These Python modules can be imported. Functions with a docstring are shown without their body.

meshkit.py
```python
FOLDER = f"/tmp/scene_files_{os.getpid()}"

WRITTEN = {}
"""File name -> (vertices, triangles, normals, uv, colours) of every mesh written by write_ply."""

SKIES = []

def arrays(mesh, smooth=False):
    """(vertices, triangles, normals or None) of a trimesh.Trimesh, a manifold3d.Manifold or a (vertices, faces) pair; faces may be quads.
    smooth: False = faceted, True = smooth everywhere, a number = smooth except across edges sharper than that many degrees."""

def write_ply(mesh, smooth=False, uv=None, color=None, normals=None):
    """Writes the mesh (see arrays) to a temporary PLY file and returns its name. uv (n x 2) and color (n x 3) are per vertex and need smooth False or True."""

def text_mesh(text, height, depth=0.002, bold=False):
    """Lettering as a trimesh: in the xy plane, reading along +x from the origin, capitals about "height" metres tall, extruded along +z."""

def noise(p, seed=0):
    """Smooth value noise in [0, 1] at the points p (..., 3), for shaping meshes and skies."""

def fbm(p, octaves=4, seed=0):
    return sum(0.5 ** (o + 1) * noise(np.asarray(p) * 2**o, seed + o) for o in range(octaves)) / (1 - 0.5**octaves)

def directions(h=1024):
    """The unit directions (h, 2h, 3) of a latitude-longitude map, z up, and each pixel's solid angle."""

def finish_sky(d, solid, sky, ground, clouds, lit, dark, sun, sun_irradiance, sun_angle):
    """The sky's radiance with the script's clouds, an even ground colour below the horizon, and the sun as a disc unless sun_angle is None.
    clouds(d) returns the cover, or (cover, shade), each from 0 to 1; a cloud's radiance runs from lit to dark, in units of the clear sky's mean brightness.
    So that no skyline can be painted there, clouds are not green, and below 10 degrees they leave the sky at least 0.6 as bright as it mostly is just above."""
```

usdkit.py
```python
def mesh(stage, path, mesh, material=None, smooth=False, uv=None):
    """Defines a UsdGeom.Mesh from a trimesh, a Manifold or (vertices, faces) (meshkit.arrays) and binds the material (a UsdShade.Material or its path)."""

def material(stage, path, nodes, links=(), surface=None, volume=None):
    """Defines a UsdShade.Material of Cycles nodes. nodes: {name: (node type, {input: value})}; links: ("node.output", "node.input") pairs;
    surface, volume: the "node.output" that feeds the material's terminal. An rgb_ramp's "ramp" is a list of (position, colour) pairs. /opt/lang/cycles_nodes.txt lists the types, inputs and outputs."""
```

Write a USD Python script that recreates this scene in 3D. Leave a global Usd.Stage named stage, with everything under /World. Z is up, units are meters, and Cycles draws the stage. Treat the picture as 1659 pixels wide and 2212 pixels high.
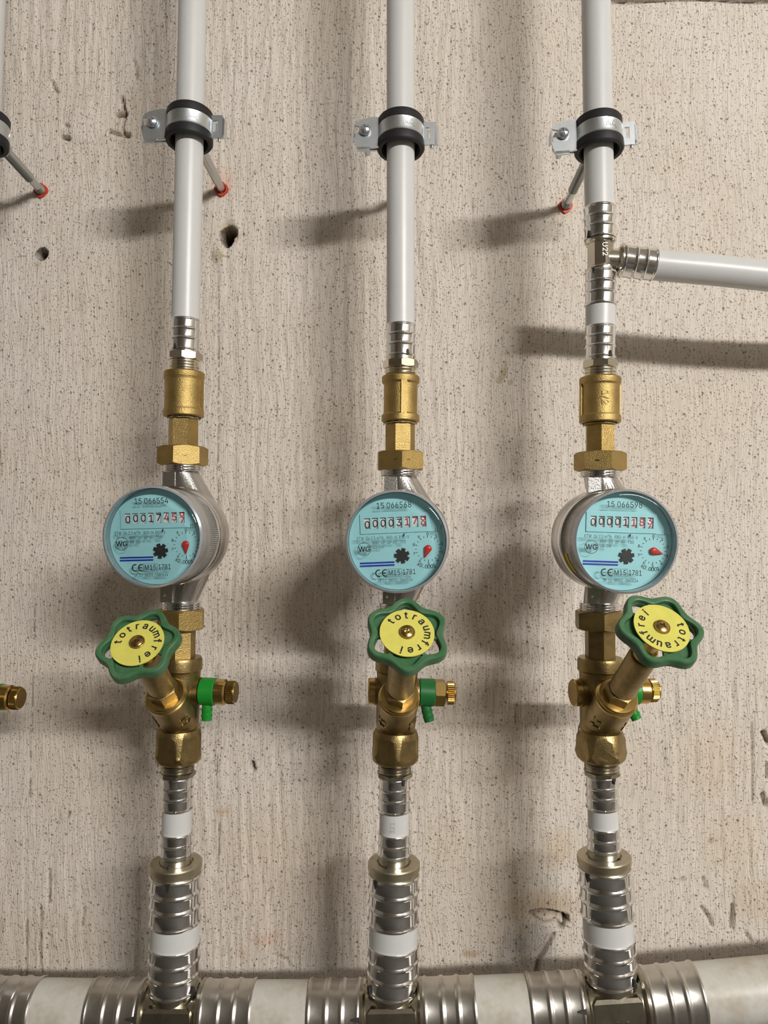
import math, random
import numpy as np, trimesh, usdkit, meshkit
import manifold3d as m3
from manifold3d import Manifold, CrossSection
from shapely.geometry import Polygon, Point, LineString, box as sbox
from shapely import affinity
from shapely.ops import unary_union
from pxr import Usd, UsdGeom, UsdLux, UsdShade, Gf, Sdf, Vt

random.seed(7); np.random.seed(7)
stage = Usd.Stage.CreateInMemory()
UsdGeom.SetStageUpAxis(stage, UsdGeom.Tokens.z); UsdGeom.SetStageMetersPerUnit(stage, 1.0)
UsdGeom.Xform.Define(stage, '/World'); UsdGeom.Scope.Define(stage, '/World/Looks')

# ------------------------------------------------------------------ camera, lamp, exposure
FPX, W, H = 1600.0, 1659.0, 2212.0
EYE = np.array([0.0, -0.627, 1.25])
psi, th = math.atan(65.5 / FPX), math.atan(22.0 / FPX)
FWD = np.array([-math.sin(psi) * math.cos(th), math.cos(psi) * math.cos(th), math.sin(th)])
RIGHT = np.array([math.cos(psi), math.sin(psi), 0.0])
UP = np.cross(RIGHT, FWD)
EXPOSURE = 1.24
cam = UsdGeom.Camera.Define(stage, '/World/Camera')
M = np.eye(4); M[0, :3], M[1, :3], M[2, :3], M[3, :3] = RIGHT, UP, -FWD, EYE
cam.AddTransformOp().Set(Gf.Matrix4d(M.tolist()))
cam.CreateHorizontalApertureAttr(36.0); cam.CreateVerticalApertureAttr(48.0)
cam.CreateFocalLengthAttr(FPX / W * 36.0); cam.CreateClippingRangeAttr(Gf.Vec2f(0.01, 50))
cam.CreateExposureAttr(EXPOSURE)

LAMP = np.array([1.55, -2.55, 2.28])
lamp = UsdLux.RectLight.Define(stage, '/World/lamp_light')
lamp.CreateWidthAttr(1.25); lamp.CreateHeightAttr(0.11); lamp.CreateIntensityAttr(92.0)
lamp.CreateColorAttr(Gf.Vec3f(1.0, 0.965, 0.925))
d = np.array([0, 0.25, 1.0]) - LAMP * np.array([0, 1, 1]); d /= np.linalg.norm(d)
zc = -d; xc = np.array([1.0, 0, 0]); yc = np.cross(zc, xc)
ML = np.eye(4); ML[0, :3], ML[1, :3], ML[2, :3], ML[3, :3] = xc, yc, zc, LAMP
lamp.AddTransformOp().Set(Gf.Matrix4d(ML.tolist()))
world = UsdLux.DomeLight.Define(stage, '/World/ambient_sky')
world.CreateIntensityAttr(0.0)

def at(px, py, depth):
    """point seen at pixel (px, py) of the photograph, 'depth' metres in front of the wall face (y = 0)"""
    r = FWD * FPX + RIGHT * (px - W / 2) - UP * (py - H / 2)
    return EYE + r * ((-depth - EYE[1]) / r[1])

# ------------------------------------------------------------------ materials
def mat(name, color, rough=0.5, metal=0.0, bump=0.0, bscale=900.0, var=0.0, vscale=60.0, coat=0.0, spec=0.5, dirt=None, detail=3.0):
    n = {'p': ('principled_bsdf', {'base_color': color, 'roughness': rough, 'metallic': metal, 'coat_weight': coat, 'specular_ior_level': spec}),
         'g': ('texture_coordinate', {})}
    l = []
    if bump:
        n['bn'] = ('noise_texture', {'scale': bscale, 'detail': detail}); n['b'] = ('bump', {'strength': bump, 'distance': 0.0006})
        l += [('g.object', 'bn.vector'), ('bn.fac', 'b.height'), ('b.normal', 'p.normal')]
    if var:
        dc = dirt if dirt else tuple(c * (1 - var) for c in color)
        n['vn'] = ('noise_texture', {'scale': vscale, 'detail': 5.0, 'roughness': 0.65})
        n['vr'] = ('rgb_ramp', {'ramp': [(0.0, dc), (0.38, dc), (0.58, color), (1.0, color)]})
        l += [('g.object', 'vn.vector'), ('vn.fac', 'vr.fac'), ('vr.color', 'p.base_color')]
    return usdkit.material(stage, '/World/Looks/' + name, n, l, surface='p.BSDF')

WHITE = mat('white_pipe_plastic', (0.60, 0.61, 0.605), 0.36, var=0.03, vscale=25)
MANIF = mat('dusty_pipe_plastic', (0.58, 0.575, 0.53), 0.42, var=1, dirt=(0.46, 0.42, 0.35), vscale=38)
STEEL = mat('press_sleeve_steel', (0.80, 0.80, 0.80), 0.13, 1.0, bump=0.05, bscale=260)
DULL = mat('dull_sleeve_steel', (0.60, 0.58, 0.54), 0.33, 1.0, bump=0.06, bscale=240, var=0.15)
NICKEL = mat('nickel_plate', (0.74, 0.70, 0.60), 0.16, 1.0, bump=0.03, bscale=400)
TNICK = mat('tarnished_nickel', (0.48, 0.44, 0.35), 0.24, 1.0, bump=0.08, bscale=300, var=0.25)
COLLAR = mat('dull_nickel_collar', (0.50, 0.45, 0.33), 0.40, 1.0, bump=0.06, bscale=500, var=0.15)
BRASS = mat('cast_brass', (0.46, 0.33, 0.125), 0.47, 1.0, bump=0.55, bscale=1400, var=0.16, vscale=90)
OLDB = mat('aged_cast_brass', (0.37, 0.275, 0.12), 0.38, 1.0, bump=0.25, bscale=1000, var=0.30, vscale=70)
MACHB = mat('turned_brass', (0.58, 0.40, 0.14), 0.26, 1.0, bump=0.05, bscale=600, var=0.1)
SCREWB = mat('screw_brass', (0.45, 0.32, 0.12), 0.28, 1.0, var=0.2)
CHROME = mat('meter_cast_nickel', (0.60, 0.59, 0.57), 0.27, 1.0, bump=0.30, bscale=1100)
SHINY = mat('chrome', (0.75, 0.75, 0.75), 0.10, 1.0)
ZINC = mat('galvanised_steel', (0.66, 0.70, 0.73), 0.40, 1.0, bump=0.06, bscale=350, var=0.1)
RODM = mat('rod_steel', (0.55, 0.56, 0.55), 0.33, 1.0)
RUBBER = mat('black_rubber', (0.014, 0.014, 0.016), 0.55, spec=0.35)
GREEN = mat('green_wheel_plastic', (0.040, 0.145, 0.055), 0.45, bump=0.12, bscale=700, var=1, dirt=(0.075, 0.165, 0.085), vscale=120)
LGREEN = mat('bright_green_plastic', (0.010, 0.24, 0.025), 0.40, spec=0.4)
DGREEN = mat('deep_green_plastic', (0.012, 0.13, 0.030), 0.40, spec=0.4)
YELLOW = mat('yellow_label', (0.70, 0.66, 0.13), 0.5, var=0.06, vscale=150)
BLACK = mat('black_print', (0.018, 0.018, 0.02), 0.5)
GREYP = mat('grey_print', (0.055, 0.085, 0.095), 0.5)
RED = mat('red_print', (0.50, 0.03, 0.035), 0.5)
REDP = mat('red_pointer_plastic', (0.62, 0.035, 0.03), 0.30)
BLUE = mat('blue_print', (0.01, 0.035, 0.42), 0.5)
CYAN = mat('cyan_dial', (0.40, 0.76, 0.80), 0.45)
WHEELW = mat('counter_wheel_white', (0.80, 0.77, 0.78), 0.5)
RIBG = mat('grey_register_plastic', (0.36, 0.36, 0.34), 0.22, metal=0.35)
RIMG = mat('rim_plastic', (0.42, 0.44, 0.46), 0.16, metal=0.4)
PLUGR = mat('red_plug_plastic', (0.55, 0.045, 0.02), 0.45)
HEMP = mat('hemp_fibre', (0.42, 0.37, 0.26), 0.9, var=0.6, vscale=400)
DARKG = mat('dark_gap', (0.02, 0.018, 0.015), 0.6)
YSTICK = mat('yellow_seal_sticker', (0.62, 0.50, 0.02), 0.5)
usdkit.material(stage, '/World/Looks/clear_cover', {
    't': ('transparent_bsdf', {'color': (0.97, 0.98, 0.98)}), 'g': ('glossy_bsdf', {'color': (1, 1, 1), 'roughness': 0.03}),
    'f': ('fresnel', {'IOR': 1.45}), 'm': ('mix_closure', {})},
    [('f.fac', 'm.fac'), ('t.BSDF', 'm.closure1'), ('g.BSDF', 'm.closure2')], surface='m.closure')
CLEAR = '/World/Looks/clear_cover'
# plaster: brushed vertical streaks, sand grains and pits
usdkit.material(stage, '/World/Looks/rough_plaster', {
    'tc': ('texture_coordinate', {}),
    'st': ('attribute', {'attribute': 'stain_shade'}),
    'wn': ('noise_texture', {'scale': 9.0, 'detail': 2.0}),
    'ws': ('vector_math', {'math_type': 'multiply', 'vector2': (0.022, 0.0, 0.03)}),
    'wa': ('vector_math', {'math_type': 'add'}),
    'mp': ('mapping', {'scale': (620.0, 60.0, 34.0)}),
    'n1': ('noise_texture', {'scale': 1.0, 'detail': 3.0, 'roughness': 0.65}),
    'v1': ('voronoi_texture', {'scale': 430.0, 'randomness': 1.0}),
    'v2': ('voronoi_texture', {'scale': 150.0, 'randomness': 1.0}),
    'd1': ('rgb_ramp', {'ramp': [(0.0, (0.15, 0.15, 0.15)), (0.10, (0.3, 0.3, 0.3)), (0.30, (1, 1, 1)), (1.0, (1, 1, 1))]}),
    'jn': ('noise_texture', {'scale': 420.0, 'detail': 2.0}), 'js': ('vector_math', {'math_type': 'multiply', 'vector2': (0.0026, 0.0026, 0.0026)}), 'ja': ('vector_math', {'math_type': 'add'}),
    'd2': ('rgb_ramp', {'ramp': [(0.0, (0, 0, 0)), (0.08, (0.1, 0.1, 0.1)), (0.17, (1, 1, 1)), (1.0, (1, 1, 1))]}),
    'dm': ('math', {'math_type': 'minimum'}),
    'nd': ('noise_texture', {'scale': 700.0, 'detail': 2.0, 'roughness': 0.6}),
    'hn': ('math', {'math_type': 'multiply', 'value2': 0.5}),
    'h1': ('math', {'math_type': 'multiply', 'value2': 1.5}),
    'hh': ('math', {'math_type': 'add'}), 'h3': ('math', {'math_type': 'add'}),
    'b': ('bump', {'strength': 0.8, 'distance': 0.0010}),
    'n3': ('noise_texture', {'scale': 7.0, 'detail': 5.0, 'roughness': 0.6}),
    'r3': ('rgb_ramp', {'ramp': [(0.0, (0.665, 0.59, 0.505)), (0.40, (0.69, 0.62, 0.54)), (0.62, (0.72, 0.665, 0.605)), (1.0, (0.74, 0.695, 0.645))]}),
    'sp': ('rgb_ramp', {'ramp': [(0.0, (0.42, 0.38, 0.33)), (0.4, (0.70, 0.67, 0.63)), (1.0, (1, 1, 1))]}),
    'gr': ('rgb_ramp', {'ramp': [(0.0, (0.74, 0.71, 0.66)), (0.34, (0.84, 0.82, 0.78)), (0.48, (1, 1, 1)), (1.0, (1, 1, 1))]}),
    'm1': ('mix', {'mix_type': 'multiply', 'fac': 1.0}),
    'm2': ('mix', {'mix_type': 'multiply', 'fac': 1.0}),
    'm3': ('mix', {'mix_type': 'multiply', 'fac': 1.0}),
    'p': ('principled_bsdf', {'roughness': 0.9, 'specular_ior_level': 0.15}),
}, [('tc.object', 'wn.vector'), ('wn.color', 'ws.vector1'), ('tc.object', 'wa.vector1'), ('ws.vector', 'wa.vector2'),
    ('wa.vector', 'mp.vector'), ('mp.vector', 'n1.vector'), ('tc.object', 'jn.vector'), ('jn.color', 'js.vector1'), ('tc.object', 'ja.vector1'), ('js.vector', 'ja.vector2'), ('ja.vector', 'v1.vector'), ('ja.vector', 'v2.vector'), ('tc.object', 'nd.vector'),
    ('v1.distance', 'd1.fac'), ('v2.distance', 'd2.fac'), ('d1.color', 'dm.value1'), ('d2.color', 'dm.value2'),
    ('n1.fac', 'h1.value1'), ('h1.value', 'hh.value1'), ('dm.value', 'hh.value2'), ('nd.fac', 'hn.value1'), ('hh.value', 'h3.value1'), ('hn.value', 'h3.value2'),
    ('h3.value', 'b.height'), ('b.normal', 'p.normal'),
    ('tc.object', 'n3.vector'), ('n3.fac', 'r3.fac'), ('dm.value', 'sp.fac'), ('n1.fac', 'gr.fac'),
    ('r3.color', 'm1.color1'), ('sp.color', 'm1.color2'), ('m1.color', 'm2.color1'), ('gr.color', 'm2.color2'),
    ('m2.color', 'm3.color1'), ('st.color', 'm3.color2'), ('m3.color', 'p.base_color')], surface='p.BSDF')
PLASTER = '/World/Looks/rough_plaster'
ROOMW = mat('cellar_wall_paint', (0.40, 0.37, 0.33), 0.9, var=0.15, vscale=3)
CEIL = mat('cellar_ceiling_paint', (0.62, 0.60, 0.56), 0.9, var=0.1, vscale=3)
FLOORM = mat('cellar_floor_concrete', (0.10, 0.095, 0.085), 0.85, var=0.3, vscale=5)
LAMPM = mat('lamp_housing_white', (0.75, 0.75, 0.73), 0.4)

# ------------------------------------------------------------------ scene helpers
used = {}
def numbered(parent, name):
    k = used.get((parent, name), -1) + 1; used[(parent, name)] = k
    return name if k == 0 else f'{name}_{k:03d}'
class Thing:
    """an Xform at the thing's base; part() hangs meshes under it"""
    def __init__(self, name, label, cat, origin, R=np.eye(3), group=None):
        self.path = '/World/' + numbered('/World', name)
        x = UsdGeom.Xform.Define(stage, self.path); self.O, self.R = np.array(origin, float), np.array(R, float)
        Mx = np.eye(4); Mx[:3, :3] = self.R.T; Mx[3, :3] = self.O
        x.AddTransformOp().Set(Gf.Matrix4d(Mx.tolist())); p = x.GetPrim()
        p.SetCustomDataByKey('label', label); p.SetCustomDataByKey('category', cat)
        if group: p.SetCustomDataByKey('group', group)
    def local(self, p): return self.R.T @ (np.asarray(p, float) - self.O)
    def part(self, name, mesh, material, parent=None, smooth=32, label=None):
        base = parent or self.path
        path = base + '/' + numbered(base, name)
        m = usdkit.mesh(stage, path, mesh, material, smooth=smooth)
        if label: m.GetPrim().SetCustomDataByKey('label', label)
        return path
def struct(name, mesh, material, smooth=False):
    m = usdkit.mesh(stage, '/World/' + name, mesh, material, smooth=smooth); m.GetPrim().SetCustomDataByKey('kind', 'structure'); return m

def lathe(prof, n=56):
    """closed outline of (radius, z) turned about z"""
    cs = CrossSection([np.array(prof, float)], m3.FillRule.NonZero)
    return cs.revolve(n)
def ring(r0, r1, z0, z1, n=56, c=0.0):
    if c: return lathe([(r0, z0), (r1 - c, z0), (r1, z0 + c), (r1, z1 - c), (r1 - c, z1), (r0, z1)], n)
    return lathe([(r0, z0), (r1, z0), (r1, z1), (r0, z1)], n)
def poly_az(n, R, az):
    a = np.radians(az) + np.arange(n) * 2 * math.pi / n
    return np.stack([R * np.sin(a), -R * np.cos(a)], 1)[::1]
def prism(n, af, z0, z1, az=0.0, c=0.0, bore=0.0):
    """hexagonal (n-sided) nut; az: direction of one corner, from -y towards +x"""
    Rc = af / 2 / math.cos(math.pi / n)
    p = poly_az(n, Rc, az)
    m = CrossSection([p], m3.FillRule.NonZero).extrude(z1 - z0).translate([0, 0, z0])
    if c:
        ap = af / 2
        m = m ^ lathe([(0, z0), (ap * 0.985, z0), (Rc + 1e-4, z0 + c), (Rc + 1e-4, z1 - c), (ap * 0.985, z1), (0, z1)], 64)
    if bore: m = m - Manifold.cylinder(z1 - z0 + .002, bore, bore, 40).translate([0, 0, z0 - .001])
    return m
def rbox(x0, x1, y0, y1, z0, z1): return Manifold.cube([x1 - x0, y1 - y0, z1 - z0]).translate([x0, y0, z0])
def threads(r, z0, z1, pitch=.0016, dep=.0007, r0=0.0):
    p = [(r0, z0)]; z = z0; n = max(2, int(round((z1 - z0) / pitch))); s = (z1 - z0) / n
    for i in range(n): p += [(r - dep, z0 + i * s), (r, z0 + i * s + s * .35), (r, z0 + i * s + s * .6)]
    return lathe(p + [(r - dep, z1), (r0, z1)], 48)
def along(M, a, b):
    """move a solid built about z so that z runs from a to b"""
    a, b = np.array(a, float), np.array(b, float); z = (b - a) / np.linalg.norm(b - a)
    x = np.cross([0, 1, 0] if abs(z[1]) < .9 else [1, 0, 0], z); x /= np.linalg.norm(x); y = np.cross(z, x)
    return M.transform(np.column_stack([x, y, z, a]))
def axes(M, x, y, z, o): return M.transform(np.column_stack([x, y, z, o]).astype(float))
def sweep(pts, r, n=28):
    pts = np.array(pts, float); v, f = [], []
    t = np.gradient(pts, axis=0); t /= np.linalg.norm(t, axis=1)[:, None]
    u = np.array([0, 0, 1.0]) if abs(t[0][2]) < .9 else np.array([1.0, 0, 0])
    for p, d in zip(pts, t):
        a = np.cross(u, d); a /= np.linalg.norm(a); b = np.cross(d, a); u = b
        ang = np.arange(n) / n * 2 * math.pi
        v.append(p + r * (np.cos(ang)[:, None] * a + np.sin(ang)[:, None] * b))
    for i in range(len(pts) - 1):
        for j in range(n):
            k = (j + 1) % n; f += [[i * n + j, i * n + k, (i + 1) * n + k], [i * n + j, (i + 1) * n + k, (i + 1) * n + j]]
    v = np.vstack(v); c0, c1 = len(v), len(v) + 1; v = np.vstack([v, pts[:1], pts[-1:]]); e = (len(pts) - 1) * n
    for j in range(n):
        k = (j + 1) % n; f += [[c0, k, j], [c1, e + j, e + k]]
    return (v, np.array(f))
def spline(p, n=40):
    from scipy.interpolate import CubicSpline
    p = np.array(p, float); s = np.r_[0, np.cumsum(np.linalg.norm(np.diff(p, axis=0), axis=1))]
    return CubicSpline(s, p)(np.linspace(0, s[-1], n))
def tm(x):
    if isinstance(x, trimesh.Trimesh): return x
    v, f, _ = meshkit.arrays(x); return trimesh.Trimesh(v, f, process=False)
def join(ms): return trimesh.util.concatenate([tm(m) for m in ms])
def extr(shape, h):
    g = [s for s in getattr(shape, 'geoms', [shape]) if s.area > 0]
    return trimesh.util.concatenate([trimesh.creation.extrude_polygon(s, h, engine='earcut') for s in g])
def text(s, h, depth=.0002, width=None, bold=False, center=True):
    m = meshkit.text_mesh(s, h, depth, bold)
    b = m.bounds
    if width: m.apply_scale([width / (b[1][0] - b[0][0]), 1, 1])
    if center: m.apply_translation([-(m.bounds[0][0] + m.bounds[1][0]) / 2, -(h / 2), 0])
    return m
def T4(R=np.eye(3), t=(0, 0, 0)):
    A = np.eye(4); A[:3, :3] = R; A[:3, 3] = t; return A

def sleeve_solid(r, z0, z1, rin):
    """crimped press sleeve: lips at the ends, three pressed bands between ridges"""
    L = z1 - z0; k = r / .0106; g = .00032 * min(k, 1.35)
    p = [(rin, z0), (r, z0), (r + g, z0 + .0005 * k), (r + g * .9, z0 + .0010 * k), (r - g, z0 + .0016 * k)]
    for f in (.36, .66):
        z = z0 + L * f
        p += [(r - g, z - .0012 * k), (r - g * .2, z - .0007 * k), (r + g, z - .0002 * k), (r + g, z + .0003 * k), (r - g * .6, z + .0009 * k), (r - g * 1.1, z + .0014 * k)]
    p += [(r - g, z1 - .0016 * k), (r + g * .9, z1 - .0010 * k), (r + g, z1 - .0005 * k), (r, z1), (rin, z1)]
    return lathe(p, 64)
def sleeve(T, r, z0, z1, rin, material, notch=None, xf=None, text_=None):
    s = sleeve_solid(r, z0, z1, rin)
    if xf is not None: s = s.transform(xf[:3])
    sp = T.part('press_sleeve', s, material, smooth=40)
    if notch is not None:                                   # little sight window punched through the lip
        end, az, k = notch; a = math.radians(az); z = z0 if end == 0 else z1; dz = 1 if end == 0 else -1
        c = CrossSection([np.array([(-.0014, 0), (.0014, 0), (.0004, .0042), (-.0004, .0042)]) * k], m3.FillRule.NonZero).extrude(.0012)
        X, Z = np.array([math.cos(a), math.sin(a), 0]), np.array([math.sin(a), -math.cos(a), 0])
        Y = np.array([0, 0, float(dz)])
        if dz < 0: X = -X
        w = axes(c, X, Y, Z, Z * (r - .0003) + np.array([0, 0, z]))
        if xf is not None: w = w.transform(xf[:3])
        T.part('sight_notch', w, DARKG, parent=sp, smooth=False)
    return sp

# ------------------------------------------------------------------ the setting: wall face, room
DR = 0.094                                                  # riser axes stand this far off the wall
def wpt(px, py): p = at(px, py, 0.0); return p[0], p[2]
S = 0.627 / FPX                                             # metres on the wall per pixel
def build_wall():
    x = np.r_[-2.2, -1.6, -1.1, -.8, -.6, np.arange(-.46, .42, .0014), .6, .8, 1.2, 1.8, 2.6]
    z = np.r_[0, .3, .55, .68, np.arange(.76, 1.80, .0014), 1.95, 2.15, 2.4]
    X, Z = np.meshgrid(x, z); P = np.stack([X, Z, X * 0], -1)
    nz = lambda sx, sz, o=3, s=0: meshkit.fbm(P * [sx, sz, 0] + [11.3, 5.7, 0], o, s) - .5
    wx = X + .011 * nz(7, 4, 2, 5) + .004 * nz(40, 14, 2, 6)
    Q = np.stack([wx * 330, Z * 20, X * 0], -1); st = meshkit.fbm(Q + 40, 3, 9) - .5
    lowl = np.clip((1.05 - Z) / .25, 0, 1) * np.clip((-.02 - X) / .2, 0, 1)
    h = .003 * nz(5, 4, 3, 1) + .0011 * st * (.7 + 1.3 * lowl + 1.0 * (nz(4, 3, 2, 3) > .02)) + .0005 * nz(160, 110, 2, 4)
    stain_shade = np.ones(X.shape + (3,))  # wall tint: real stains plus painted shade in recesses
    def mix(mask, col): 
        m = np.clip(mask, 0, 1)[..., None]; stain_shade[:] = stain_shade * (1 - m + m * np.array(col))
    wob = .0035 * nz(120, 120, 3, 21)
    def blob(px, py, rx, ry=None, soft=.35, rot=0):
        cx, cz = wpt(px, py); ry = ry or rx; dx, dz = X - cx, Z - cz; a = math.radians(rot)
        u, v = dx * math.cos(a) + dz * math.sin(a), -dx * math.sin(a) + dz * math.cos(a)
        dd = np.hypot(u / (rx * S), v / (ry * S)) + wob / (min(rx, ry) * S) * .5
        return np.clip((1 + soft - dd) / (2 * soft), 0, 1)
    def line(pts, wpx, soft=1.0):
        dd = np.full(X.shape, 9.0)
        for (a, b) in zip(pts[:-1], pts[1:]):
            A, B = np.array(wpt(*a)), np.array(wpt(*b)); e = B - A
            t = np.clip(((X - A[0]) * e[0] + (Z - A[1]) * e[1]) / (e @ e), 0, 1)
            dd = np.minimum(dd, np.hypot(X - A[0] - t * e[0], Z - A[1] - t * e[1]))
        return np.clip((wpx * S / 2 + .0008 * soft - dd + wob * .25) / (.0014 * soft), 0, 1)
    # drill holes and broken-out spots, the shade inside them painted into the colour
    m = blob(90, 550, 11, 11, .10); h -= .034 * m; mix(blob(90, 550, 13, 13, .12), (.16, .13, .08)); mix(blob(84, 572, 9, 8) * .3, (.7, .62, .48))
    m = np.maximum(blob(489, 514, 10, 19, .12, 20), blob(497, 502, 13, 11, .15)); h -= .042 * m
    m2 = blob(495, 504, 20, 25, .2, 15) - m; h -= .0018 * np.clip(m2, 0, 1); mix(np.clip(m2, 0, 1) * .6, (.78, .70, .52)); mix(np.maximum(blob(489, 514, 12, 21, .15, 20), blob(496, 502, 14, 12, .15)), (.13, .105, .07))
    mix(blob(513, 494, 10, 8) * .6 * (1 - m), (1.25, 1.28, 1.3))
    m = blob(472, 553, 13, 13, .3); h += .0012 * m; mix(m * .8, (.74, .70, .55))
    for pts, wd, dep in (([(264, 214), (267, 233), (272, 248), (268, 262), (264, 278), (268, 288), (279, 294)], 5, .006), ([(268, 247), (254, 250)], 10, .006), ([(236, 285), (255, 290), (275, 296)], 5, .005),
                         ([(113, 178), (118, 195), (126, 201)], 4, .004), ([(288, 128), (293, 140), (296, 170)], 3, .003), ([(140, 270), (150, 275)], 5, .004), ([(133, 296), (150, 301)], 7, .005),
                         ([(1143, 1972), (1165, 1968), (1190, 1970), (1215, 1976), (1226, 1990)], 6, .007), ([(1222, 1982), (1212, 2000)], 12, .008), ([(1150, 1976), (1168, 1986), (1190, 1990)], 4, .005),
                         ([(545, 1648), (548, 1662)], 9, .006), ([(1623, 1560), (1624, 1640), (1625, 1730)], 4, .0018), ([(1648, 1582), (1658, 1604)], 9, .006), ([(1656, 1650), (1655, 1680)], 5, .004), ([(1646, 1715), (1652, 1738)], 7, .004),
                         ([(1582, 1955), (1580, 2005)], 6, .003), ([(1515, 1960), (1530, 1980), (1538, 2000)], 6, .003), ([(1518, 1895), (1525, 1920)], 4, .003), ([(590, 2060), (605, 2066), (620, 2070), (628, 2085)], 3, .002),
                         ([(473, 1780), (474, 1800), (473, 1845)], 3, .002), ([(1610, 2015), (1625, 2035)], 4, .003), ([(149, 1755), (146, 1765)], 5, .003),
                         ([(88, 1960), (90, 2000), (86, 2040), (90, 2100)], 3.5, .0025), ([(57, 1990), (58, 2110)], 3, .002), ([(107, 1880), (106, 1950)], 4, .0025), ([(182, 1960), (178, 2000)], 3, .002),
                         ([(1115, 1520), (1112, 1570)], 2, .001), ([(1020, 430), (1022, 460)], 2, .001)):
        m = line(pts, wd * .75, .8); h -= dep * m; mix(m * .85, (.30, .25, .19))  # cracks and chips carved, their recess shade painted in as well
    # smoothed patch, plaster step at lower right, projecting edge of the plaster at the top right
    m = blob(184, 272, 34, 42, .25); h = h * (1 - m) + (.0018 + .0002 * st) * m; mix(m * .8, (1.05, 1.07, 1.10))
    m = blob(1140, 2050, 55, 75, .15, -30); h = h * (1 - .7 * m) + .0035 * m; mix(m * .5, (.86, .88, .92))
    mix(blob(1113, 2035, 22, 14) * .35, (.70, .80, .95))
    m = line([(1194, 2016), (1178, 2040), (1163, 2065), (1155, 2095)], 7); h -= .004 * m; mix(m * .6, (.55, .47, .36))  # groove along the step, its shading put into the colour
    mix(blob(1185, 1955, 55, 26, .6) * .55, (.66, .52, .33)); mix(blob(1110, 1965, 30, 18, .6) * .3, (.72, .60, .42)); mix(blob(1212, 1987, 5, 4) * .9, (1.35, 1.4, 1.45)); h += .004 * blob(1212, 1987, 5, 4)
    _, zt = wpt(1500, 9); x0, _ = wpt(1240, 0); edge = zt + .0012 * np.sin(X * 60) - .006 * np.clip((X - x0) / .2, 0, 1) + .006 + .4 * wob
    m = np.clip((Z - edge) / .0014 + .5, 0, 1) * np.clip((X - x0) / .02, 0, 1); h += .011 * m; mix(m * .7, (1.0, .97, .80))
    # stains of glue, rust and dust
    for px, py, rx, ry, col, s in ((1087, 804, 8, 12, (.66, .58, .40), .8), (1080, 822, 7, 6, (.66, .58, .40), .8), (1104, 825, 6, 6, (.62, .55, .38), .8), (1014, 2060, 18, 7, (.70, .58, .40), .7),
                                   (575, 2030, 30, 12, (.95, .74, .66), .6), (525, 2060, 10, 14, (.85, .60, .48), .5), (600, 2015, 12, 8, (.92, .68, .60), .5), (480, 1752, 14, 8, (.84, .68, .52), .7), (1590, 1830, 60, 60, (.92, .86, .74), .5), (1540, 1640, 55, 70, (.97, .90, .82), .5),
                                   (1630, 1940, 50, 45, (.82, .74, .60), .5), (1205, 1830, 30, 40, (.88, .80, .66), .6), (960, 1830, 50, 60, (.95, .90, .82), .5), (560, 1900, 130, 150, (1.0, .93, .87), .5),
                                   (1535, 1815, 5, 6, (.55, .48, .38), .8), (1475, 1898, 6, 5, (.60, .56, .50), .8), (480, 395, 26, 30, (.98, .72, .64), .55), (1222, 440, 24, 26, (.98, .90, .74), .5), (1195, 1250, 5, 4, (.8, .6, .42), .7),
                                   (510, 1985, 5, 5, (.6, .5, .36), .8), (120, 2030, 120, 60, (.93, .90, .84), .6)):
        mix(blob(px, py, rx, ry, .45) * s, col)
    dash = lambda c, f, s: (meshkit.noise(np.stack([c * f, c * 0 + s, c * 0], -1), s) > .36)
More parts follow.
